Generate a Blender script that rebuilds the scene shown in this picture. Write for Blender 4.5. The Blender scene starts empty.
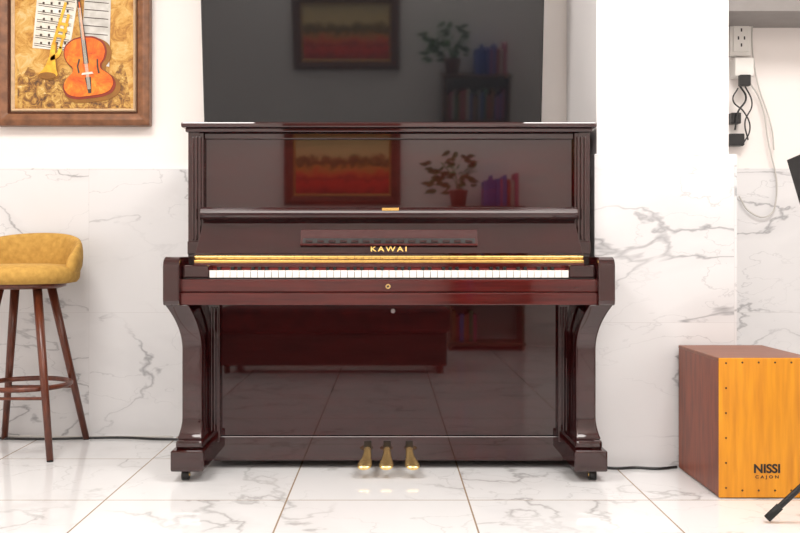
import bpy, bmesh, math, random
from mathutils import Vector, Matrix
random.seed(3)
F=905.0; VX=389.0; VY=253.0; H=0.77
def PX(px,D): return (px-VX)*D/F
def PZ(py,D): return H-(py-VY)*D/F
sc=bpy.context.scene
col=sc.collection
# ---------------- materials
def newmat(name):
    m=bpy.data.materials.new(name); m.use_nodes=True
    nt=m.node_tree; b=nt.nodes['Principled BSDF']
    return m,nt,b
def mat(name,c,rough=0.5,metal=0.0,ior=1.5,noise=0.0,nscale=20,coat=0.0,bump=0.0,stretch=None,c2=None):
    m,nt,b=newmat(name)
    b.inputs['Base Color'].default_value=(*c,1)
    b.inputs['Roughness'].default_value=rough
    b.inputs['Metallic'].default_value=metal
    b.inputs['IOR'].default_value=ior
    b.inputs['Coat Weight'].default_value=coat
    b.inputs['Coat Roughness'].default_value=0.03
    if noise>0 or c2 or bump>0:
        geo=nt.nodes.new('ShaderNodeNewGeometry')
        mp=nt.nodes.new('ShaderNodeMapping')
        if stretch: mp.inputs['Scale'].default_value=stretch
        nt.links.new(geo.outputs['Position'],mp.inputs['Vector'])
        n=nt.nodes.new('ShaderNodeTexNoise'); n.inputs['Scale'].default_value=nscale; n.inputs['Detail'].default_value=5
        nt.links.new(mp.outputs[0],n.inputs['Vector'])
        r=nt.nodes.new('ShaderNodeValToRGB')
        r.color_ramp.elements[0].position=0.3; r.color_ramp.elements[1].position=0.7
        if c2: a=c2
        else: a=tuple(x*(1-noise) for x in c)
        r.color_ramp.elements[0].color=(*a,1); r.color_ramp.elements[1].color=(*c,1)
        nt.links.new(n.outputs[0],r.inputs[0]); nt.links.new(r.outputs[0],b.inputs['Base Color'])
        if bump>0:
            bp=nt.nodes.new('ShaderNodeBump'); bp.inputs['Strength'].default_value=bump; bp.inputs['Distance'].default_value=0.002
            nt.links.new(n.outputs[0],bp.inputs['Height']); nt.links.new(bp.outputs[0],b.inputs['Normal'])
    return m
def math_node(nt,op,a,b=None,c=None):
    n=nt.nodes.new('ShaderNodeMath'); n.operation=op
    for i,v in enumerate((a,b,c)):
        if v is None: continue
        if isinstance(v,(int,float)): n.inputs[i].default_value=v
        else: nt.links.new(v,n.inputs[i])
    return n.outputs[0]
def marble(name,base,vein,rough,tx,ox,ty,oy,axis2,jw,jcol,vscale=1.3,vstr=1.0,ior=1.5,thin=.011,cloud=.10):
    m,nt,b=newmat(name)
    geo=nt.nodes.new('ShaderNodeNewGeometry')
    sep=nt.nodes.new('ShaderNodeSeparateXYZ'); nt.links.new(geo.outputs['Position'],sep.inputs[0])
    u=math_node(nt,'DIVIDE',math_node(nt,'SUBTRACT',sep.outputs[0],ox),tx)
    v=math_node(nt,'DIVIDE',math_node(nt,'SUBTRACT',sep.outputs[axis2],oy),ty)
    fu=math_node(nt,'FLOOR',u); fv=math_node(nt,'FLOOR',v)
    w=math_node(nt,'ADD',math_node(nt,'MULTIPLY',fu,3.7),math_node(nt,'MULTIPLY',fv,7.3))
    def dist(x,t):
        fr=math_node(nt,'FRACT',x)
        d=math_node(nt,'MINIMUM',fr,math_node(nt,'SUBTRACT',1.0,fr))
        return math_node(nt,'MULTIPLY',d,t)
    d=math_node(nt,'MINIMUM',dist(u,tx),dist(v,ty))
    joint=math_node(nt,'LESS_THAN',d,jw)
    mp=nt.nodes.new('ShaderNodeMapping'); mp.inputs['Rotation'].default_value=(0.3,0.75,0.6); mp.inputs['Scale'].default_value=(1.0,1.0,2.2)
    nt.links.new(geo.outputs['Position'],mp.inputs[0])
    def veins(scale,width,seed,dist_):
        n=nt.nodes.new('ShaderNodeTexNoise'); n.noise_dimensions='4D'
        n.inputs['Scale'].default_value=scale; n.inputs['Detail'].default_value=6; n.inputs['Roughness'].default_value=0.5
        n.inputs['Distortion'].default_value=dist_
        nt.links.new(mp.outputs[0],n.inputs['Vector']); nt.links.new(math_node(nt,'ADD',w,seed),n.inputs['W'])
        a=math_node(nt,'ABSOLUTE',math_node(nt,'SUBTRACT',n.outputs[0],0.5))
        mr=nt.nodes.new('ShaderNodeMapRange'); mr.inputs[1].default_value=0; mr.inputs[2].default_value=width
        mr.inputs[3].default_value=1; mr.inputs[4].default_value=0; nt.links.new(a,mr.inputs[0])
        return mr.outputs[0]
    v1=veins(vscale,thin,0.0,0.4); v2=veins(vscale,0.06,0.0,0.4); v3=veins(vscale*1.9,thin*.7,9.0,0.3)
    msk=nt.nodes.new('ShaderNodeTexNoise'); msk.inputs['Scale'].default_value=1.9; msk.inputs['Detail'].default_value=2
    nt.links.new(geo.outputs['Position'],msk.inputs['Vector'])
    mm=nt.nodes.new('ShaderNodeMapRange'); mm.inputs[1].default_value=0.36; mm.inputs[2].default_value=0.56; nt.links.new(msk.outputs[0],mm.inputs[0])
    tot=math_node(nt,'ADD',math_node(nt,'MULTIPLY',v1,0.72),math_node(nt,'MULTIPLY',v2,cloud))
    tot=math_node(nt,'MAXIMUM',tot,math_node(nt,'MULTIPLY',v3,0.35))
    tot=math_node(nt,'MULTIPLY',tot,mm.outputs[0])
    tot=math_node(nt,'MULTIPLY',tot,vstr)
    mx=nt.nodes.new('ShaderNodeMixRGB'); mx.inputs[1].default_value=(*base,1); mx.inputs[2].default_value=(*vein,1); nt.links.new(tot,mx.inputs[0])
    mj=nt.nodes.new('ShaderNodeMixRGB'); mj.inputs[2].default_value=(*jcol,1); nt.links.new(mx.outputs[0],mj.inputs[1]); nt.links.new(joint,mj.inputs[0])
    nt.links.new(mj.outputs[0],b.inputs['Base Color'])
    b.inputs['Roughness'].default_value=rough; b.inputs['IOR'].default_value=ior
    return m

M_floor=marble('floor_tile',(0.765,0.765,0.77),(0.33,0.32,0.315),0.06,0.566,0.247,0.566,2.82,1,0.0026,(0.36,0.27,0.19),1.7,0.85,ior=1.6,cloud=.14)
M_wmarb=marble('wall_marble',(0.715,0.712,0.72),(0.25,0.25,0.265),0.3,1.25,-1.26,0.6,0.52,2,0.0007,(0.60,0.59,0.59),1.3,0.95,thin=.008,cloud=.11)
M_wall=mat('wall_paint',(0.88,0.83,0.80),0.75,noise=0.02,nscale=3)
M_colp=mat('column_paint',(0.86,0.85,0.855),0.75,noise=0.02,nscale=3)
M_ceil=mat('ceiling_paint',(0.88,0.87,0.85),0.8,noise=0.01,nscale=3)
M_pi=mat('mahogany_gloss',(0.034,0.0045,0.0045),0.03,ior=1.68,c2=(0.019,0.003,0.0032),nscale=6,stretch=(1,1,8))
M_piL=mat('mahogany_ledge',(0.034,0.0045,0.0045),0.14,ior=1.6,c2=(0.019,0.003,0.0032),nscale=6,stretch=(1,1,8))
M_piR=mat('mahogany_red',(0.085,0.009,0.007),0.06,ior=1.6,c2=(0.045,0.0055,0.005),nscale=6,stretch=(1,1,12))
M_dark=mat('dark_gap',(0.006,0.003,0.003),0.4,noise=0.3)
M_brass=mat('brass',(0.95,0.63,0.20),0.27,metal=.9,noise=0.15,nscale=60)
M_brassP=mat('pedal_brass',(0.92,0.66,0.28),0.27,metal=.92,noise=0.1,nscale=30)
M_wkey=mat('white_key',(0.88,0.86,0.82),0.2,noise=0.02)
M_bkey=mat('black_key',(0.01,0.01,0.01),0.25,noise=0.1)
M_felt=mat('red_felt',(0.16,0.012,0.012),0.9,noise=0.3,nscale=200)
M_glass=mat('tv_screen',(0.010,0.011,0.013),0.04,ior=1.55,noise=0.05)
M_bez=mat('tv_bezel',(0.02,0.02,0.022),0.3,noise=0.1)
M_blk=mat('black_plastic',(0.012,0.012,0.013),0.35,noise=0.2)
M_wpl=mat('white_plastic',(0.82,0.80,0.76),0.35,noise=0.03)
M_rub=mat('rubber',(0.015,0.015,0.015),0.8,noise=0.2)
M_stool=mat('walnut_leg',(0.15,0.038,0.017),0.3,c2=(0.08,0.02,0.010),nscale=10,stretch=(6,6,1))
M_fab=mat('mustard_fabric',(0.58,0.34,0.075),0.85,c2=(0.43,0.235,0.045),nscale=45,bump=0.5)
M_cf=mat('cajon_front_wood',(0.76,0.31,0.010),0.35,c2=(0.58,0.21,0.007),nscale=6,stretch=(9,9,0.8))
M_cs=mat('cajon_side_wood',(0.26,0.055,0.018),0.4,c2=(0.13,0.028,0.011),nscale=8,stretch=(6,6,0.8))
M_ct=mat('cajon_top_wood',(0.24,0.075,0.032),0.4,c2=(0.15,0.042,0.018),nscale=8,stretch=(1,8,1))
M_frame=mat('frame_wood',(0.27,0.11,0.045),0.4,c2=(0.13,0.05,0.02),nscale=25,bump=0.3)
M_frL=mat('frame_liner',(0.72,0.52,0.33),0.5,noise=0.2,nscale=60)
M_gold=mat('gold_liner',(0.7,0.42,0.12),0.35,metal=0.6,noise=0.2)

# ---------------- geometry helpers
def mkobj(name,bm,m,parent=None,smooth=False,bevel=0.0,seg=2):
    me=bpy.data.meshes.new(name); bmesh.ops.recalc_face_normals(bm,faces=bm.faces[:]); bm.to_mesh(me); bm.free()
    o=bpy.data.objects.new(name,me); col.objects.link(o)
    ms=m if isinstance(m,(list,tuple)) else [m]
    for x in ms: me.materials.append(x)
    if smooth:
        for p in me.polygons: p.use_smooth=True
    if bevel>0:
        md=o.modifiers.new('b','BEVEL'); md.width=bevel; md.segments=seg; md.limit_method='ANGLE'; md.angle_limit=math.radians(35)
        md.harden_normals=False
    if parent: setp(o,parent)
    return o
def setp(o,p):
    o.parent=p; o.matrix_parent_inverse=Matrix.Translation(-p.location)
def empty(name,loc):
    e=bpy.data.objects.new(name,None); e.location=loc; e.empty_display_size=0.05; col.objects.link(e); return e
def box(name,x0,x1,y0,y1,z0,z1,m,parent=None,bevel=0.0,seg=2):
    bm=bmesh.new(); addbox(bm,x0,x1,y0,y1,z0,z1); return mkobj(name,bm,m,parent,bevel=bevel,seg=seg)
def addbox(bm,x0,x1,y0,y1,z0,z1,mi=0):
    vs=[bm.verts.new(p) for p in [(x0,y0,z0),(x1,y0,z0),(x1,y1,z0),(x0,y1,z0),(x0,y0,z1),(x1,y0,z1),(x1,y1,z1),(x0,y1,z1)]]
    for f in [(0,3,2,1),(4,5,6,7),(0,1,5,4),(1,2,6,5),(2,3,7,6),(3,0,4,7)]:
        fc=bm.faces.new([vs[i] for i in f]); fc.material_index=mi
def prism(name,pts,axis,a0,a1,m,parent=None,bevel=0.0,smooth=False,seg=2):
    def P(p,a):
        return {'x':(a,p[0],p[1]),'y':(p[0],a,p[1]),'z':(p[0],p[1],a)}[axis]
    bm=bmesh.new()
    A=[bm.verts.new(P(p,a0)) for p in pts]; B=[bm.verts.new(P(p,a1)) for p in pts]
    bm.faces.new(A); bm.faces.new(B[::-1])
    n=len(pts)
    for i in range(n): bm.faces.new([A[i],B[i],B[(i+1)%n],A[(i+1)%n]])
    return mkobj(name,bm,m,parent,bevel=bevel,smooth=smooth,seg=seg)
def loft(name,rings,m,parent=None,smooth=True,sub=0,cap=True):
    bm=bmesh.new(); R=[[bm.verts.new(p) for p in r] for r in rings]; n=len(rings[0])
    for a,b in zip(R[:-1],R[1:]):
        for i in range(n): bm.faces.new([a[i],a[(i+1)%n],b[(i+1)%n],b[i]])
    if cap: bm.faces.new(R[0][::-1]); bm.faces.new(R[-1])
    o=mkobj(name,bm,m,parent,smooth=smooth)
    if sub:
        md=o.modifiers.new('s','SUBSURF'); md.levels=sub; md.render_levels=sub
    return o
def lathe(name,prof,cx,cy,m,parent=None,n=40,smooth=True):
    rings=[[(cx+r*math.cos(2*math.pi*i/n),cy+r*math.sin(2*math.pi*i/n),z) for i in range(n)] for r,z in prof]
    return loft(name,rings,m,parent,smooth)
def tube(name,pts,r,m,parent=None,cyc=False,spline='POLY',r2=None):
    cu=bpy.data.curves.new(name,'CURVE'); cu.dimensions='3D'; cu.bevel_depth=r; cu.bevel_resolution=4; cu.use_fill_caps=True
    if spline=='POLY':
        s=cu.splines.new('POLY'); s.points.add(len(pts)-1)
        for i,p in enumerate(pts):
            s.points[i].co=(*p,1)
            if r2 is not None: s.points[i].radius=1+(r2/r-1)*i/(len(pts)-1)
    else:
        s=cu.splines.new('BEZIER'); s.bezier_points.add(len(pts)-1)
        for i,p in enumerate(pts):
            b=s.bezier_points[i]; b.co=p; b.handle_left_type=b.handle_right_type='AUTO'
    s.use_cyclic_u=cyc
    o=bpy.data.objects.new(name,cu); col.objects.link(o); cu.materials.append(m)
    if parent: setp(o,parent)
    return o
def cyl(name,p0,p1,r,m,parent=None,n=24,r1=None):
    if r1 is None: r1=r
    p0=Vector(p0); p1=Vector(p1); d=(p1-p0).normalized(); u=d.orthogonal().normalized(); v=d.cross(u)
    rg=[[tuple(p+u*rr*math.cos(2*math.pi*i/n)+v*rr*math.sin(2*math.pi*i/n)) for i in range(n)] for p,rr in ((p0,r),(p1,r1))]
    o=loft(name,rg,m,parent,smooth=False); 
    for p in o.data.polygons:
        if len(p.vertices)==4: p.use_smooth=True
    return o
def text(name,s,size,loc,m,parent,ext=0.0006,rx=math.radians(90),align='CENTER',sx=1.0,space=1.0,off=.012):
    cu=bpy.data.curves.new(name,'FONT'); cu.body=s; cu.size=size; cu.extrude=ext; cu.align_x=align; cu.align_y='CENTER'; cu.space_character=space
    cu.offset=size*off
    cu.materials.append(m); o=bpy.data.objects.new(name,cu); col.objects.link(o)
    o.location=loc; o.rotation_euler=(rx,0,0); o.scale=(sx,1,1)
    setp(o,parent); return o

# ---------------- room
XL,XR,YB,YW,ZC=-2.7,2.5,-1.0,3.8,2.75
box('floor',XL-.1,XR+.1,YB-.1,YW+.1,-.1,0,M_floor)
box('ceiling',XL-.1,XR+.1,YB-.1,YW+.1,ZC,ZC+.1,M_ceil)
wb=box('wall_back',XL-.1,XR+.1,YW+.015,YW+.12,0,ZC,M_wall)
box('wall_rear',XL-.1,XR+.1,YB-.1,YB,0,ZC,M_wall)
box('wall_left',XL-.1,XL,YB,YW+.1,0,ZC,M_wall)
box('wall_right',XR,XR+.1,YB,YW+.1,0,ZC,M_wall)
ZM=PZ(154,3.25)
box('wainscot',XL,XR,YW,YW+.015,0,ZM,M_wmarb,wb,bevel=.001)
cp=box('wall_column',.748,1.225,3.262,YW+.014,0,ZC,M_colp,None,bevel=.003)
box('marble_cladding',.738,1.250,3.25,YW-.001,0,ZM,M_wmarb,cp,bevel=.0015)
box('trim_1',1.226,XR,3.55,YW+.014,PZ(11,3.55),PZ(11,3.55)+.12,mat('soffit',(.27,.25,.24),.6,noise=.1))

# ---------------- piano
P=empty('upright_piano',(0,3.4,0))
def pb(name,x0,x1,y0,y1,z0,z1,m=M_pi,bevel=.002): return box(name,x0,x1,y0,y1,z0,z1,m,P,bevel=bevel)
for s,n in ((-1,'left'),(1,'right')):
    a,b=sorted((s*.715,s*.675)); pb('side_'+n,a,b,3.22,3.66,.035,1.203)
pb('back_board',-.68,.68,3.64,3.66,.035,1.2)
pb('bottom_board',-.68,.68,3.24,3.65,.03,.06)
pb('lid',-.735,.735,3.195,3.67,1.214,1.233,bevel=.005)
pb('lid_lower_moulding',-.722,.722,3.205,3.665,1.199,1.214,bevel=.004)
pb('upper_panel',-.66,.66,3.25,3.27,.87,1.199,bevel=.001)
pb('upper_rail',-.66,.66,3.235,3.262,1.178,1.199,bevel=.003)
for s,n in ((-1,'left'),(1,'right')):
    a,b=sorted((s*.710,s*.660)); pb('pilaster_'+n,a,b,3.222,3.262,.80,1.199,bevel=.003)
    for k in range(3):
        c=s*(.672+.0125*k); pb('flute_%s_%d'%(n,k),c-.004,c+.004,3.214,3.23,.815,1.185,bevel=.0035)
    a,b=sorted((s*.716,s*.668)); pb('pilaster_base_'+n,a,b,3.212,3.262,.765,.812,bevel=.003)
R=.021; pts=[]
y0,y1,zb=3.165,3.252,.889
for i in range(9):
    t=math.pi/2+math.pi*i/8; pts.append((y0+R+R*math.cos(t),zb+R+R*math.sin(t)))
pts+= [(y1,zb),(y1,zb+2*R)]
prism('fallboard_ledge',pts,'x',-.662,.662,M_piL,P,bevel=.002)
yt,zt,yb_,zb_=3.205,.892,3.165,.768
bm=bmesh.new()
fr=[(-.655,yt,zt),(.655,yt,zt),(.678,yb_,zb_),(-.678,yb_,zb_)]
bk=[(x,y+.03,z) for x,y,z in fr]
A=[bm.verts.new(p) for p in fr]; B=[bm.verts.new(p) for p in bk]
bm.faces.new(A); bm.faces.new(B[::-1])
for i in range(4): bm.faces.new([A[i],B[i],B[(i+1)%4],A[(i+1)%4]])
mkobj('fallboard',bm,M_pi,P,bevel=.002)
def fy(z): return yb_+(yt-yb_)*(z-zb_)/(zt-zb_)
def slant(name,x0,x1,z0,z1,t,m,inset=0,tt=None):
    bm=bmesh.new()
    if tt is None: tt=t
    q=[(x0,z0,t),(x1,z0,t),(x1-inset*(1 if x1>0 else -1),z1,tt),(x0+inset,z1,tt)]
    A=[bm.verts.new((x,fy(z)-d,z)) for x,z,d in q]; B=[bm.verts.new((x,fy(z)+.004,z)) for x,z,d in q]
    bm.faces.new(A); bm.faces.new(B[::-1])
    for i in range(4): bm.faces.new([A[i],B[i],B[(i+1)%4],A[(i+1)%4]])
    return mkobj(name,bm,m,P,bevel=.0012)
M_plate=mat('desk_plate',(0.070,0.026,0.026),0.12,ior=1.6,noise=.2)
slant('music_desk_plate',-.311,.311,PZ(244,3.18),PZ(229.5,3.18),.004,M_plate)
slant('music_desk_slot',-.302,.302,PZ(243.5,3.18),PZ(238.3,3.18),.006,M_dark)
slant('music_desk_lip',-.311,.311,PZ(245.5,3.18),PZ(243.6,3.18),.012,M_piR)
for k in range(15):
    x=-.28+.04*k; slant('desk_notch_%d'%k,x-.012,x+.012,PZ(242.3,3.18),PZ(240.2,3.18),.0085,M_pi)
text('maker_lettering','KAWAI',.026,(-.001,fy(PZ(249.3,3.17))-.0025,PZ(249.3,3.17)),M_brass,P,rx=math.radians(90-18),sx=1.25,space=1.35)
pb('fallboard_latch',PX(382,3.16),PX(399,3.16),3.163,3.17,PZ(210.5,3.16),PZ(207.8,3.16),M_brass,bevel=.0008)
pb('brass_hinge',-.680,.680,3.158,3.175,PZ(259.5,3.16),PZ(255.5,3.16),M_brass,bevel=.005)
pb('brass_rail',-.680,.680,3.154,3.175,PZ(263,3.16),PZ(260,3.16),M_brass,bevel=.002)
for k in range(45):
    x=-.66+k*.03; pb('hinge_knuckle_%d'%k,x-.0006,x+.0006,3.1572,3.16,PZ(259.5,3.16),PZ(256,3.16),M_frame,bevel=0)
pb('name_rail',-.680,.680,3.15,3.2,PZ(268,3.15),PZ(263,3.15),M_piR)
pb('key_felt',-.62,.62,3.148,3.19,.70,PZ(268,3.15),M_felt,bevel=0)
pb('fallboard_back_rail',-.682,.682,3.17,3.25,.70,.775,M_pi)  # rail behind the hinge, same mahogany as the case
bm=bmesh.new(); W=1.222/52
for i in range(52):
    x=-.611+i*W; addbox(bm,x+.0008,x+W-.0008,3.076,3.2,.686,.7105)
mkobj('white_keys',bm,M_wkey,P,bevel=.0008)
bm=bmesh.new()
names=['A','B','C','D','E','F','G']
for i in range(51):
    n=names[i%7]
    if n in 'ACDFG':
        x=-.611+(i+1)*W; addbox(bm,x-.0055,x+.0055,3.120,3.2,.700,.7225)
mkobj('black_keys',bm,M_bkey,P,bevel=.001)
pb('keybed',-.706,.706,3.052,3.25,.594,.6365,M_piR,bevel=.004)
pb('key_slip',-.706,.706,3.058,3.074,.6375,.681,M_piR,bevel=.003)
pb('key_frame',-.70,.70,3.074,3.24,.636,.686,M_dark,bevel=0)
cyl('keyhole_plate',(PX(388,3.05),3.0585,PZ(286.5,3.05)),(PX(388,3.05),3.054,PZ(286.5,3.05)),.0085,M_brassP,P)
cyl('keyhole',(PX(388,3.05),3.056,PZ(286.5,3.05)),(PX(388,3.05),3.0532,PZ(286.5,3.05)),.004,M_dark,P)
cyl('lock_knob',(PX(393,3.23),3.242,PZ(311,3.23)),(PX(393,3.23),3.228,PZ(311,3.23)),.008,mat('steel',(.35,.33,.33),.3,metal=1,noise=.05),P)
for s,n in ((-1,'left'),(1,'right')):
    zt_=.757; r=.035
    pr=[(3.03,.61),(3.036,.594),(3.222,.594),(3.222,zt_)]
    for i in range(7):
        t=math.pi/2+math.pi/2*i/6; pr.append((3.03+r+r*math.cos(t),zt_-r+r*math.sin(t)))
    a,b=sorted((s*.758,s*.703)); prism('arm_'+n,pr,'x',a,b,M_pi,P,bevel=.004,seg=3)
    a,b=sorted((s*.7035,s*.613)); pb('cheek_block_'+n,a,b,3.075,3.2,.684,.728,M_pi,bevel=.006)
    def legx(z):
        if z>.44:
            f=((z-.44)/.156)**2.0; g=f
        elif z<.21:
            f=.30*((.21-z)/.075)**2; g=-.12*((.21-z)/.075)**2/1.0
        else: f=g=0
        return .708+.048*f, .640+.036*g
    def fyy(z):
        if z>.44: return 3.095-.05*((z-.44)/.156)**2
        if z<.21: return 3.095-.02*((.21-z)/.075)**2
        return 3.095
    rings=[]
    zs=[.596-.156*i/18 for i in range(19)]+[.36,.28,.21]+[.21-.075*i/6 for i in range(1,7)]
    for z in zs:
        xo,xi=legx(z); xo*=s; xi*=s; f=fyy(z)
        rings.append([(xo,f,z),(xo,3.19,z),(xi,3.19,z),(xi,f,z)])
    lg=loft('leg_'+n,rings,M_pi,P,smooth=False)
    md=lg.modifiers.new('b','BEVEL'); md.width=.006; md.segments=3; md.limit_method='ANGLE'; md.angle_limit=math.radians(50)
    for p in lg.data.polygons: p.use_smooth=True
    md2=lg.modifiers.new('w','WEIGHTED_NORMAL')
    a,b=sorted((s*.722,s*.630)); pb('foot_moulding_'+n,a,b,3.055,3.25,.105,.137,bevel=.010)
    a,b=sorted((s*.733,s*.622)); pb('foot_block_'+n,a,b,3.03,3.25,.036,.107,bevel=.006)
    a,b=sorted((s*.69,s*.60)); pb('lower_pilaster_'+n,a,b,3.205,3.25,.10,.594,bevel=.003)
    for k in range(3):
        c=s*(.608+.010*k); pb('lower_flute_%s_%d'%(n,k),c-.003,c+.003,3.198,3.21,.14,.58,bevel=.0025)
    cx=s*.69; 
    cyl('caster_stem_'+n,(cx,3.075,.037),(cx,3.085,.02),.01,M_brass,P)
    cyl('caster_wheel_'+n,(cx-.012,3.075,.018),(cx+.012,3.075,.018),.018,M_blk,P)
    cyl('caster_hub_'+n,(cx-.014,3.075,.018),(cx+.014,3.075,.018),.006,M_brass,P)
    cyl('rear_caster_'+n,(cx-.03*s,3.6,.018),(cx-.06*s,3.6,.018),.018,M_blk,P)
pb('lower_panel',-.62,.62,3.235,3.255,.118,.594,bevel=.001)
pb('bottom_rail',-.625,.625,3.2325,3.255,.028,.115,bevel=.002)
for k,x in enumerate((PX(367,3.12),PX(387,3.12),PX(410,3.12))):
    rings=[]
    for (y,z,w,t) in [(3.235,.068,.008,.007),(3.215,.074,.010,.009),(3.20,.077,.012,.010),(3.18,.073,.013,.010),(3.16,.066,.014,.010),(3.14,.058,.017,.010),(3.12,.051,.022,.010),(3.10,.045,.026,.010),(3.085,.041,.025,.009),(3.076,.038,.018,.007),(3.073,.036,.006,.003)]:
        tw=0.12*(1 if k<1 else (-1 if k>1 else .3))*max(0,(3.16-y))
        rings.append([(x-tw+w*math.cos(2*math.pi*i/16)*1.0, y, z+t*math.sin(2*math.pi*i/16)) for i in range(16)])
    loft('pedal_%d'%(k+1),rings,M_brassP,P,smooth=True,sub=1)
    pb('pedal_slot_%d'%(k+1),x-.013,x+.013,3.2305,3.235,.05,.10,M_dark,bevel=.001)

# ---------------- television (top tilted towards the room)
T=empty('television',(0,3.70,1.3))
th=math.radians(7.85)
def tvp(x,v,d):
    y=3.695-v*math.sin(th)+d*math.cos(th); z=1.225+v*math.cos(th)+d*math.sin(th)
    return (x,y,z)
def tvbox(name,x0,x1,v0,v1,d0,d1,m,bev=.002):
    bm=bmesh.new(); vs=[]
    for d in (d0,d1):
        for x,v in ((x0,v0),(x1,v0),(x1,v1),(x0,v1)): vs.append(bm.verts.new(tvp(x,v,d)))
    for f in [(0,1,2,3),(4,7,6,5),(0,4,5,1),(1,5,6,2),(2,6,7,3),(3,7,4,0)]: bm.faces.new([vs[i] for i in f])
    return mkobj(name,bm,m,T,bevel=bev)
x0,x1=PX(203.5,3.68),PX(542,3.68)
tvbox('housing',x0,x1,.03,.83,.004,.03,M_bez,.004)
tvbox('screen',x0+.006,x1-.006,.045,.823,0,.006,M_glass,.0005)
tvbox('mount_plate',-.25,.25,.25,.55,.03,.05,M_blk)
for s in (-.2,.2):
    cyl('mount_arm',(s,3.81,1.6),tvp(s,.4,.04),.012,M_blk,T)

# ---------------- wall painting (violin and trumpet)
A_=empty('violin_painting',(-1.3,3.79,1.6))
DP=3.77
px=lambda v:PX(v,DP)
pz=lambda v:PZ(v,DP)
def frame(name,xa,xb,za,zb,w,yf,yb,m,parent,bev=.004,prof=True):
    bm=bmesh.new()
    o=[(xa,za),(xb,za),(xb,zb),(xa,zb)]; i=[(xa+w,za+w),(xb-w,za+w),(xb-w,zb-w),(xa+w,zb-w)]
    md=[(xa+w*.45,za+w*.45),(xb-w*.45,za+w*.45),(xb-w*.45,zb-w*.45),(xa+w*.45,zb-w*.45)]
    ring=[[(x,yb,z) for x,z in o],[(x,yf+.012,z) for x,z in o],[(x,yf,z) for x,z in md],[(x,yf+.014 if yf<yb else yf-.014,z) for x,z in i],[(x,yb,z) for x,z in i]]
    if yf>yb: ring[1]=[(x,yf-.012,z) for x,z in o]
    V=[[bm.verts.new(p) for p in r] for r in ring]
    for a in range(5):
        b=(a+1)%5
        for k in range(4): bm.faces.new([V[a][k],V[a][(k+1)%4],V[b][(k+1)%4],V[b][k]])
    return mkobj(name,bm,m,parent,bevel=bev)
XA,XB,ZA,ZB=px(-4),px(149.5),pz(125.5),pz(126)+.82
frame('outer_frame',XA,XB,ZA,ZB,.052,3.755,3.812,M_frame,A_)
frame('bead',XA+.046,XB-.046,ZA+.046,ZB-.046,.012,3.764,3.81,mat('dark_bead',(.10,.03,.015),.35,noise=.3),A_,bev=.001)
frame('liner',XA+.056,XB-.056,ZA+.056,ZB-.056,.016,3.77,3.81,M_frL,A_,bev=.001)
def canvasmat(name,cols,scale,seed=0,dist=1.2):
    m,nt,b=newmat(name)
    geo=nt.nodes.new('ShaderNodeNewGeometry')
    n=nt.nodes.new('ShaderNodeTexNoise'); n.inputs['Scale'].default_value=scale; n.inputs['Detail'].default_value=9; n.inputs['Roughness'].default_value=.75; n.inputs['Distortion'].default_value=dist
    nt.links.new(geo.outputs['Position'],n.inputs['Vector'])
    r=nt.nodes.new('ShaderNodeValToRGB'); e=r.color_ramp.elements
    e[0].position=cols[0][0]; e[0].color=(*cols[0][1],1); e[1].position=cols[-1][0]; e[1].color=(*cols[-1][1],1)
    for p_,c_ in cols[1:-1]:
        q=e.new(p_); q.color=(*c_,1)
    nt.links.new(n.outputs[0],r.inputs[0]); nt.links.new(r.outputs[0],b.inputs['Base Color']); b.inputs['Roughness'].default_value=.6
    bp=nt.nodes.new('ShaderNodeBump'); bp.inputs['Strength'].default_value=.4; bp.inputs['Distance'].default_value=.003
    nt.links.new(n.outputs[0],bp.inputs['Height']); nt.links.new(bp.outputs[0],b.inputs['Normal'])
    return m
M_canvas=canvasmat('canvas_paint',[(.32,(.20,.08,.015)),(.43,(.42,.19,.03)),(.5,(.56,.30,.06)),(.58,(.62,.39,.12)),(.7,(.70,.55,.30))],13)
M_canvas2=canvasmat('canvas_paint_lower',[(.36,(.06,.03,.012)),(.46,(.24,.10,.02)),(.52,(.44,.23,.045)),(.6,(.60,.38,.10)),(.68,(.78,.66,.42))],26)
box('canvas',XA+.068,XB-.068,3.787,3.808,ZA+.068,ZB-.068,M_canvas,A_)
M_vio=canvasmat('violin_paint',[(.3,(.45,.045,.004)),(.45,(.72,.12,.006)),(.6,(.85,.24,.014)),(.75,(.95,.50,.10))],16,dist=.5)
M_vioE=mat('violin_edge_paint',(.26,.025,.005),.5,noise=.3)
M_sheet=mat('sheet_paint',(.80,.77,.70),.6,c2=(.60,.55,.45),nscale=25)
M_sheet2=mat('sheet_paint_grey',(.62,.60,.56),.6,c2=(.42,.40,.36),nscale=25)
M_ink=mat('ink_paint',(.06,.04,.03),.6,noise=.2)
M_logo=mat('logo_black',(.012,.010,.008),.5,noise=.2)
M_tr=mat('trumpet_paint',(.88,.55,.05),.4,c2=(.62,.27,.01),nscale=40)
M_trD=mat('trumpet_shadow_paint',(.30,.12,.01),.5,noise=.3)
def flat(name,pts,y,m,t=.002):
    return prism(name,[(px(a),pz(b_)) for a,b_ in pts],'y',y,y+t,m,A_)
rg=[(16+x_, 70+6*math.sin(x_*.35)+random.uniform(-5,5)) for x_ in range(0,115,5)]
flat('lower_passage',rg+[(130,107.5),(16,107.5)],3.7862,M_canvas2)
flat('sheet_1',[(38,-30),(80,-22),(68,50),(31,47)],3.785,M_sheet)
flat('sheet_2',[(84,-18),(110,-14),(108,66),(80,60)],3.7853,M_sheet2)
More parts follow.
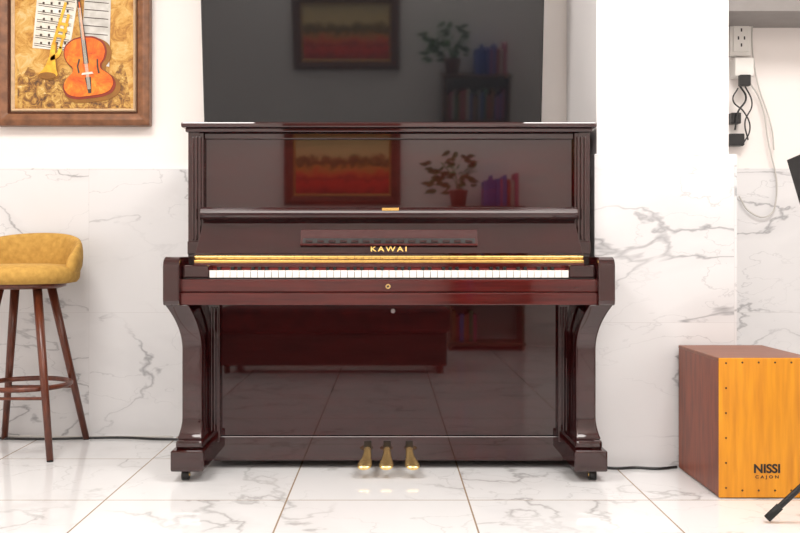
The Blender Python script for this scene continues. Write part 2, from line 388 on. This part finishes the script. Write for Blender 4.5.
for k in range(9):
    y=-22+k*8; 
    for l in range(2): flat('staff_a%d_%d'%(k,l),[(40-k*.9,y+l*2),(76-k*1.2,y+5+l*2),(76-k*1.2,y+5.6+l*2),(40-k*.9,y+.6+l*2)],3.784,M_ink,.0015)
    for j in range(4):
        xx=44-k*.9+j*8+(k%3); flat('note_a%d_%d'%(k,j),[(xx,y-1),(xx+2,y-1),(xx+2,y+1.6),(xx,y+1.6)],3.7835,M_ink,.0015)
for k in range(8):
    y=-8+k*8; flat('staff_b%d'%k,[(84-k*.4,y),(108-k*.3,y+2),(108-k*.3,y+2.7),(84-k*.4,y+.7)],3.784,M_ink,.0015)
half=[(0,0),(.25,.008),(.42,.06),(.50,.17),(.47,.29),(.37,.375),(.30,.42),(.275,.475),(.29,.53),(.34,.575),(.385,.64),(.41,.74),(.37,.87),(.22,.965),(.08,.99),(0,1)]
def smooth_closed(P_,n=4):
    out=[]; N_=len(P_)
    for i in range(N_):
        p0,p1,p2,p3=P_[i-1],P_[i],P_[(i+1)%N_],P_[(i+2)%N_]
        for k in range(n):
            t=k/n
            out.append(tuple(.5*((2*p1[j])+(-p0[j]+p2[j])*t+(2*p0[j]-5*p1[j]+4*p2[j]-p3[j])*t*t+(-p0[j]+3*p1[j]-3*p2[j]+p3[j])*t**3) for j in (0,1)))
    return out
def vout(sc_,cx,by,L,Wd,ang):
    pts=[(w*Wd*sc_,(t-.5)*sc_*L) for w,t in half]+[(-w*Wd*sc_,(t-.5)*sc_*L) for w,t in half[-2:0:-1]]
    ca,sa=math.cos(ang),math.sin(ang)
    return smooth_closed([(cx+x*ca+y*sa, by-(y*ca - x*sa)) for x,y in pts])
ang=math.radians(-7)
flat('violin_shadow',vout(1.05,89,69,62,54,ang),3.7835,M_trD,.0012)
flat('violin_edge',vout(1.0,86,66.5,63,53,ang),3.782,M_vioE)
flat('violin_body',vout(.93,85.5,66.1,63,53,ang),3.780,M_vio)
ux,uy=math.sin(ang),-math.cos(ang)
def along(t,w0,w1,t2,o_=0):
    nx,ny=-uy,ux
    p=lambda t,w:(86+ux*t+nx*w,67+uy*t+ny*w)
    return [p(t,-w0+o_),p(t,w0+o_),p(t2,w1+o_),p(t2,-w1+o_)]
flat('fingerboard',along(4,2.6,1.6,72),3.777,M_ink)
flat('neck_light',along(28,1.0,.6,66,.6),3.7762,M_vio)
flat('tailpiece',along(-26,1.5,3,-10),3.777,M_ink)
flat('bridge',along(-7,6,5,-5),3.7765,M_sheet)
flat('scroll',along(70,3,4.5,84),3.777,M_vioE)
for k in range(4): flat('string_%d'%k,along(-22,.18,.18,60,-1.2+.8*k),3.7758,M_sheet,.0006)
for s in (-1,1):
    flat('f_hole_%d'%s,[(86+s*9+1,58),(86+s*9+2.3,59),(86+s*10+1.5,66),(86+s*10+3,72),(86+s*10+1.5,73),(86+s*10,66)],3.778,M_ink)
bell=smooth_closed([(37,75),(46,78),(56,75),(55,68),(54,55),(54.5,42),(51,42),(48,56),(43,67)],4)
flat('trumpet_bell_shadow',[(a+1.5,b_+1.5) for a,b_ in bell],3.783,M_trD,.001)
flat('trumpet_bell',bell,3.7815,M_tr)
flat('trumpet_bell_mouth',[(46+9*math.cos(t*.3),75+3.3*math.sin(t*.3)) for t in range(21)],3.7805,M_trD,.001)
flat('trumpet_tube',[(50.5,44),(53.5,44),(66,2),(63.5,1)],3.782,M_tr)
flat('trumpet_loop',[(58,48),(60.5,48),(69,14),(66.5,13)],3.7815,M_tr)
flat('trumpet_bow',smooth_closed([(50,60),(58,56),(61,48),(58,46),(56,52),(50,56)],3),3.7815,M_tr)
for k in range(3): flat('trumpet_valve_%d'%k,[(54+k*1.6,36-k*6),(64+k*1.6,38-k*6),(65+k*1.6,35-k*6),(55+k*1.6,33-k*6)],3.781,M_tr)

# ---------------- bar stool
S=empty('bar_stool',(-1.42,3.54,0)); cx,cy=-1.42,3.54
sx_=cx-.008
lathe('seat_cushion',[(.02,.658),(.17,.652),(.195,.656),(.207,.670),(.210,.695),(.204,.712),(.18,.722),(.1,.728),(.02,.729)],sx_,cy,M_fab,S,48)
lathe('seat_base',[(.02,.632),(.13,.632),(.155,.640),(.16,.655),(.02,.655)],sx_,cy,M_stool,S,40)
rings=[]
N=36
for i in range(N+1):
    t=-.30+(math.pi+.60)*i/N
    e_=math.sin(math.pi*i/N); hh=.712+.012+.133*(e_**.5)
    zl=.685
    flare=.008
    ring=[]
    for (dr,zz) in [(-.022,zl),(-.024,zl+(hh-zl)*.5),(-.014,hh-.010),(0,hh),(.014,hh-.010),(.022,zl+(hh-zl)*.5),(.018,zl)]:
        rr=.196+dr+flare*(zz-zl)/.12
        if i in (0,N): rr=.196+dr*.4
        ring.append((sx_+rr*math.cos(t),cy+rr*math.sin(t),zz))
    rings.append(ring)
loft('backrest',rings,M_fab,S,smooth=True,sub=1)
for i,(sx,sy) in enumerate(((1,-1),(1,1),(-1,1),(-1,-1))):
    p0=(cx+sx*.072,cy+sy*.072,.638); p1=(cx+sx*.169,cy+sy*.200,0.004)
    cyl('leg_%d'%(i+1),p1,p0,.0125,M_stool,S,20,.0175)
    cyl('leg_pad_%d'%(i+1),(p1[0],p1[1],0),(p1[0],p1[1],.008),.012,M_rub,S)
ringp=[(cx+.165*math.cos(2*math.pi*i/48),cy+.165*math.sin(2*math.pi*i/48),.258) for i in range(48)]
tube('footrest_ring',ringp,.010,M_stool,S,cyc=True)
for s in (-1,1):
    tube('rung_a%d'%s,[(cx-.14,cy+s*.155,.225),(cx+.14,cy+s*.155,.225)],.006,M_stool,S)

# ---------------- cajon
C=empty('cajon_drum',(1.19,3.04,0))
cx0,cx1,cy0,cy1,cz=1.034,1.334,2.836,3.235,PZ(358,2.836)
box('body',cx0+.001,cx1-.001,cy0+.006,cy1,.004,cz-.010,M_cs,C,bevel=.003)
box('top_board',cx0,cx1,cy0+.006,cy1,cz-.012,cz,M_ct,C,bevel=.003)
box('tapa',cx0,cx1,cy0,cy0+.006,.003,cz,M_cf,C,bevel=.002)
for a in (cx0+.04,cx1-.04):
    for b2 in (cy0+.05,cy1-.05): cyl('foot',(a,b2,0),(a,b2,.013),.014,M_rub,C)
M_scr=mat('screw',(.10,.05,.02),.4,metal=.6,noise=.2)
pts=[]
for k in range(6):
    z=.03+(cz-.05)*k/5; pts+=[(cx0+.022,z+.004),(cx1-.022,z+.004)]
for k in range(1,5):
    x=cx0+.022+(cx1-cx0-.044)*k/5; pts+=[(x,.026),(x,cz-.014)]
for k,(x,z) in enumerate(pts): cyl('screw_%d'%k,(x,cy0+.001,z),(x,cy0-.0012,z),.0032,M_scr,C,12)
text('logo_text','NISSI',.038,(PX(767,2.836),cy0-.0006,PZ(469,2.836)),M_logo,C,sx=1.02,off=.03)
text('logo_subtext','CAJON',.013,(PX(767,2.836),cy0-.0006,PZ(477,2.836)),M_logo,C,sx=1.3,space=1.6)
cyl('sound_hole_ring',((cx0+cx1)/2,cy1-.001,.27),((cx0+cx1)/2,cy1+.0008,.27),.055,M_blk,C)

# ---------------- music stand
MS=empty('music_stand',(1.37,2.5,0))
hub=(1.37,2.5,.34)
cyl('pole',(1.37,2.5,.10),(1.37,2.5,.86),.011,M_blk,MS)
cyl('upper_pole',(1.37,2.5,.84),(1.37,2.5,1.0),.008,M_blk,MS)
cyl('hub',(1.37,2.5,.31),(1.37,2.5,.37),.02,M_blk,MS)
cyl('clamp',(1.37,2.5,.82),(1.37,2.5,.87),.018,M_blk,MS)
L=Vector((1.080-1.37,2.585-2.5,0))
for k in range(3):
    d=Matrix.Rotation(math.radians(120*k),3,'Z')@L
    e1=(1.37+d.x,2.5+d.y,.012)
    tube('leg_%d'%k,[hub,e1],.0085,M_blk,MS)
    mid=(1.37+d.x*.5,2.5+d.y*.5,.175); tube('brace_%d'%k,[(1.37,2.5,.12),mid],.005,M_blk,MS)
    dn=(Vector(e1)-Vector(hub)).normalized(); st=Vector(e1)-dn*.05
    cyl('rubber_foot_%d'%k,tuple(st),(e1[0],e1[1],.011),.011,M_rub,MS)
ca,sa=math.cos(math.radians(23)),math.sin(math.radians(23))
tl=Vector((1.100,2.5,1.027))
def dk(u,v,d=0):
    return (tl.x+u*ca+v*sa, 2.5+v*.25-u*0+d, tl.z+u*sa-v*ca)
bm=bmesh.new(); Lq=[(0,0),(.48,0),(.48,.30),(0,.30)]
A=[bm.verts.new(dk(u,v)) for u,v in Lq]; B=[bm.verts.new(dk(u,v,.004)) for u,v in Lq]
bm.faces.new(A); bm.faces.new(B[::-1])
for i in range(4): bm.faces.new([A[i],B[i],B[(i+1)%4],A[(i+1)%4]])
mkobj('desk',bm,M_blk,MS,bevel=.001)
bm=bmesh.new()
a1=[dk(0,.30),dk(.48,.30),dk(.48,.30,-.05),dk(0,.30,-.05)]; 
A=[bm.verts.new(p) for p in a1]; B=[bm.verts.new((p[0],p[1],p[2]-.004)) for p in a1]
bm.faces.new(A); bm.faces.new(B[::-1])
for i in range(4): bm.faces.new([A[i],B[i],B[(i+1)%4],A[(i+1)%4]])
mkobj('desk_lip',bm,M_blk,MS)

# ---------------- wall sockets & cables in the recess
K=empty('wall_socket',(1.478,3.81,1.7)); DW=3.79
wx=lambda v:PX(v,DW); wz=lambda v:PZ(v,DW)
box('plate',wx(730),wx(752),3.79,3.8155,wz(56),wz(14),M_wpl,K,bevel=.004)
box('face',wx(733),wx(749),3.785,3.792,wz(52),wz(18),M_wpl,K,bevel=.003)
for a,b2 in ((738,24),(744,24),(741,30),(738,38),(744,38),(741,45)):
    box('slot',wx(a)-.003,wx(a)+.003,3.7845,3.786,wz(b2)-.008,wz(b2)+.006,M_dark,K)
K2=empty('power_adapter',(1.478,3.81,1.5))
box('adapter_body',wx(732),wx(751),3.755,3.8155,wz(78),wz(59),M_wpl,K2,bevel=.006)
box('black_plug',wx(735),wx(746),3.735,3.76,wz(88),wz(77),M_blk,K2,bevel=.004)
K3=empty('network_box',(1.478,3.81,1.35))
box('box_body',wx(728),wx(743),3.77,3.8155,wz(146),wz(134),M_blk,K3,bevel=.004)
box('box_top',wx(730),wx(740),3.775,3.8155,wz(124),wz(113),M_blk,K3,bevel=.004)
KC=empty('wall_cables',(1.5,3.79,1.4))
M_wcab=mat('grey_cable',(.55,.53,.50),.5,noise=.05)
def cab(name,pts,r,m,parent=KC,D=3.77): return tube(name,[(PX(a,D),D,PZ(b_,D)) for a,b_ in pts],r,m,parent,spline='BEZ')
cab('black_cable_a',[(740,86),(746,98),(738,112),(735,130)],.004,M_blk)
cab('black_cable_b',[(744,84),(752,104),(745,122),(748,140)],.003,M_blk)
cab('black_cable_c',[(738,88),(733,100),(744,112),(750,128),(742,146)],.003,M_blk)
cab('white_cable_a',[(752,14),(762,13),(775,17),(800,12),(840,16)],.0035,M_wcab,D=3.80)
cab('white_cable_b',[(748,80),(760,100),(768,140),(776,200),(768,216),(750,212),(739,196)],.003,M_wcab,D=3.785)
cab('white_cable_c',[(753,16),(752,40),(757,80),(772,130),(774,150)],.003,M_wcab,D=3.79)
FC=empty('power_cord',(-1.3,3.75,0))
def fcab(name,pts,r,m,parent): return tube(name,[(x,y,r+.0005) for x,y in pts],r,m,parent,spline='BEZ')
fcab('cord',[(-2.2,3.74),(-1.8,3.76),(-1.45,3.72),(-1.1,3.75),(-.95,3.72),(-.80,3.72),(-.72,3.76)],.005,M_blk,FC)
fcab('white_cord',[(-2.2,3.77),(-1.7,3.78),(-1.3,3.77),(-.9,3.775)],.004,M_wcab,FC)
FC2=empty('extension_cord',(.9,3.22,0))
fcab('cord',[(.755,3.235),(.80,3.215),(.88,3.225),(.95,3.21),(1.028,3.235)],.005,M_blk,FC2)

# ---------------- behind the camera (seen in reflections)
RP=empty('landscape_painting',(-.386,-.98,1.495))
M_fr2=mat('dark_frame',(.16,.045,.018),.35,c2=(.09,.025,.01),nscale=20)
frame('frame',-.866,.094,1.165,1.83,.075,-.95,-1.0,M_fr2,RP)
frame('gold_slip',-.795,.023,1.236,1.759,.022,-.965,-.998,M_gold,RP,bev=.001)
m,nt,b=newmat('landscape_paint')
geo=nt.nodes.new('ShaderNodeNewGeometry'); sep=nt.nodes.new('ShaderNodeSeparateXYZ'); nt.links.new(geo.outputs['Position'],sep.inputs[0])
n=nt.nodes.new('ShaderNodeTexNoise'); n.inputs['Scale'].default_value=16; n.inputs['Detail'].default_value=8; n.inputs['Roughness'].default_value=.7; nt.links.new(geo.outputs['Position'],n.inputs['Vector'])
t=math_node(nt,'DIVIDE',math_node(nt,'SUBTRACT',sep.outputs[2],1.25),.5)
t=math_node(nt,'ADD',t,math_node(nt,'MULTIPLY',math_node(nt,'SUBTRACT',n.outputs[0],.5),.45))
r=nt.nodes.new('ShaderNodeValToRGB'); e=r.color_ramp.elements
e[0].position=0; e[0].color=(.35,.02,.01,1); e[1].position=1; e[1].color=(.60,.46,.22,1)
for p_,c_ in ((.2,(.95,.05,.015)),(.27,(.45,.03,.01)),(.34,(.95,.10,.02)),(.45,(.7,.28,.04)),(.52,(.09,.08,.015)),(.60,(.30,.17,.04)),(.66,(.8,.58,.25))):
    q=e.new(p_); q.color=(*c_,1)
nt.links.new(t,r.inputs[0]); nt.links.new(r.outputs[0],b.inputs['Base Color']); b.inputs['Roughness'].default_value=.5
box('canvas',-.775,.003,-.998,-.985,1.256,1.74,m,RP)

BS=empty('bookshelf',(.77,-.83,0))
M_sh=mat('shelf_wood',(.20,.09,.045),.4,c2=(.13,.055,.03),nscale=8,stretch=(1,6,6))
for a in (.48,1.05): box('side_panel',a,a+.02,-.99,-.66,.0,1.13,M_sh,BS,bevel=.002)
for z in (.04,.38,.72,1.12): box('shelf_board',.47,1.08,-.995,-.655,z,z+.022,M_sh,BS,bevel=.002)
bcols=[(.5,.05,.04),(.06,.10,.45),(.7,.65,.55),(.08,.25,.12),(.45,.2,.05),(.12,.16,.55),(.6,.1,.2),(.03,.03,.05)]
bmats=[mat('book_%d'%i,c,.6,noise=.1) for i,c in enumerate(bcols)]
def shelfrow(bm,z,xs,xe,pal=range(8)):
    x=xs
    while x<xe:
        w=random.uniform(.015,.035); h=random.uniform(.2,.27)
        addbox(bm,x,x+w-.001,-.95,-.75+random.uniform(-.02,.02),z,z+h,random.choice(list(pal))); x+=w
bm=bmesh.new()
for z,xs,xe in ((.742,.51,1.02),(.402,.51,.62),(.062,.51,.7)): shelfrow(bm,z,xs,xe)
mkobj('shelved_books',bm,bmats,BS)
bm=bmesh.new(); shelfrow(bm,1.1425,.76,1.04,(0,1,5,5,1,6,2)); mkobj('books',bm,bmats,None)
PP=empty('potted_plant',(.56,-.80,1.1425)); qx=.56
lathe('pot',[(.02,1.1435),(.055,1.1435),(.075,1.27),(.08,1.275),(.07,1.278),(.066,1.262),(.01,1.26)],qx,-.80,mat('clay',(.25,.08,.05),.5,noise=.2),PP,28)
M_leaf=mat('leaf',(.08,.26,.04),.45,c2=(.04,.14,.02),nscale=10)
bm=bmesh.new()
for k in range(60):
    a=random.uniform(0,2*math.pi); rr=random.uniform(.04,.16); zz=1.27+random.uniform(.02,.34)-rr*.25
    if k%3==0: a=math.pi+random.uniform(-.6,.6); rr=random.uniform(.15,.30); zz=1.25+random.uniform(0,.25)
    c=Vector((min(.70,qx+rr*math.cos(a)),max(-.95,-.80+rr*.7*math.sin(a)),zz)); s_=random.uniform(.028,.042)
    d=Vector((math.cos(a),math.sin(a)*.6,random.uniform(-.6,.2))).normalized(); w=d.orthogonal().normalized()
    prev=[bm.verts.new(c+d*s_*q+w*s_*ww) for q,ww in ((-1,0),(-.6,.55),(.1,.6),(1.3,0),(.1,-.6),(-.6,-.55))]
    bm.faces.new(prev)
mkobj('leaves',bm,M_leaf,PP)
for k in range(12):
    a=random.uniform(0,6.28); tube('stem_%d'%k,[(qx,-.80,1.25),(qx+.05*math.cos(a),-.80+.05*math.sin(a),1.38),(min(.71,qx+.16*math.cos(a)),max(-.95,-.80+.14*math.sin(a)),1.42+.1*random.random())],.003,M_leaf,PP,spline='BEZ')
OT=empty('ottoman_bench',(-.36,.42,0))
M_ot=mat('ottoman_fabric',(.18,.02,.018),.8,c2=(.03,.010,.012),nscale=14)
box('cushion',-1.10,.39,.10,.72,.26,.42,M_ot,OT,bevel=.03,seg=4)
box('base',-1.08,.37,.12,.70,.05,.26,mat('ottoman_base',(.03,.012,.01),.6,noise=.2),OT,bevel=.01)
for a in (-1.04,.33):
    for b2 in (.16,.66): cyl('leg',(a,b2,0),(a,b2,.06),.02,M_stool,OT)

# ---------------- lights
def lamp(name,x,y,sx,sy,p,colr=(1,.965,.925)):
    e=empty(name,(x,y,ZC))
    box('fixture',x-sx/2-.03,x+sx/2+.03,y-sy/2-.03,y+sy/2+.03,ZC-.03,ZC-.001,M_wpl,e,bevel=.005)
    l=bpy.data.lights.new(name+'_panel','AREA'); l.shape='RECTANGLE'; l.size=sx; l.size_y=sy; l.energy=p; l.color=colr
    o=bpy.data.objects.new('panel',l); o.location=(x,y,ZC-.035); col.objects.link(o); setp(o,e)
lamp('unseen_ceiling_light',-1.2,2.0,.9,.9,52)
lamp('unseen_ceiling_light',1.2,2.0,.9,.9,52)
lamp('unseen_ceiling_light',0,-.55,3.2,.6,56)  # added out-of-view light to brighten the piano front, widened to spread its highlight
w=bpy.data.worlds.new('world'); sc.world=w; w.use_nodes=True
w.node_tree.nodes['Background'].inputs[0].default_value=(1,.97,.94,1); w.node_tree.nodes['Background'].inputs[1].default_value=.5
# ---------------- camera
cd=bpy.data.cameras.new('camera'); co=bpy.data.objects.new('camera',cd); col.objects.link(co); sc.camera=co
co.location=(0,0,H); co.rotation_euler=(math.radians(90),0,0)
cd.sensor_width=36; cd.lens=F/800*36; cd.shift_x=(400-VX)/800; cd.shift_y=-(266.5-VY)/800; cd.clip_start=.02
sc.view_settings.view_transform='Standard'; sc.view_settings.look='None'; sc.view_settings.exposure=0.0
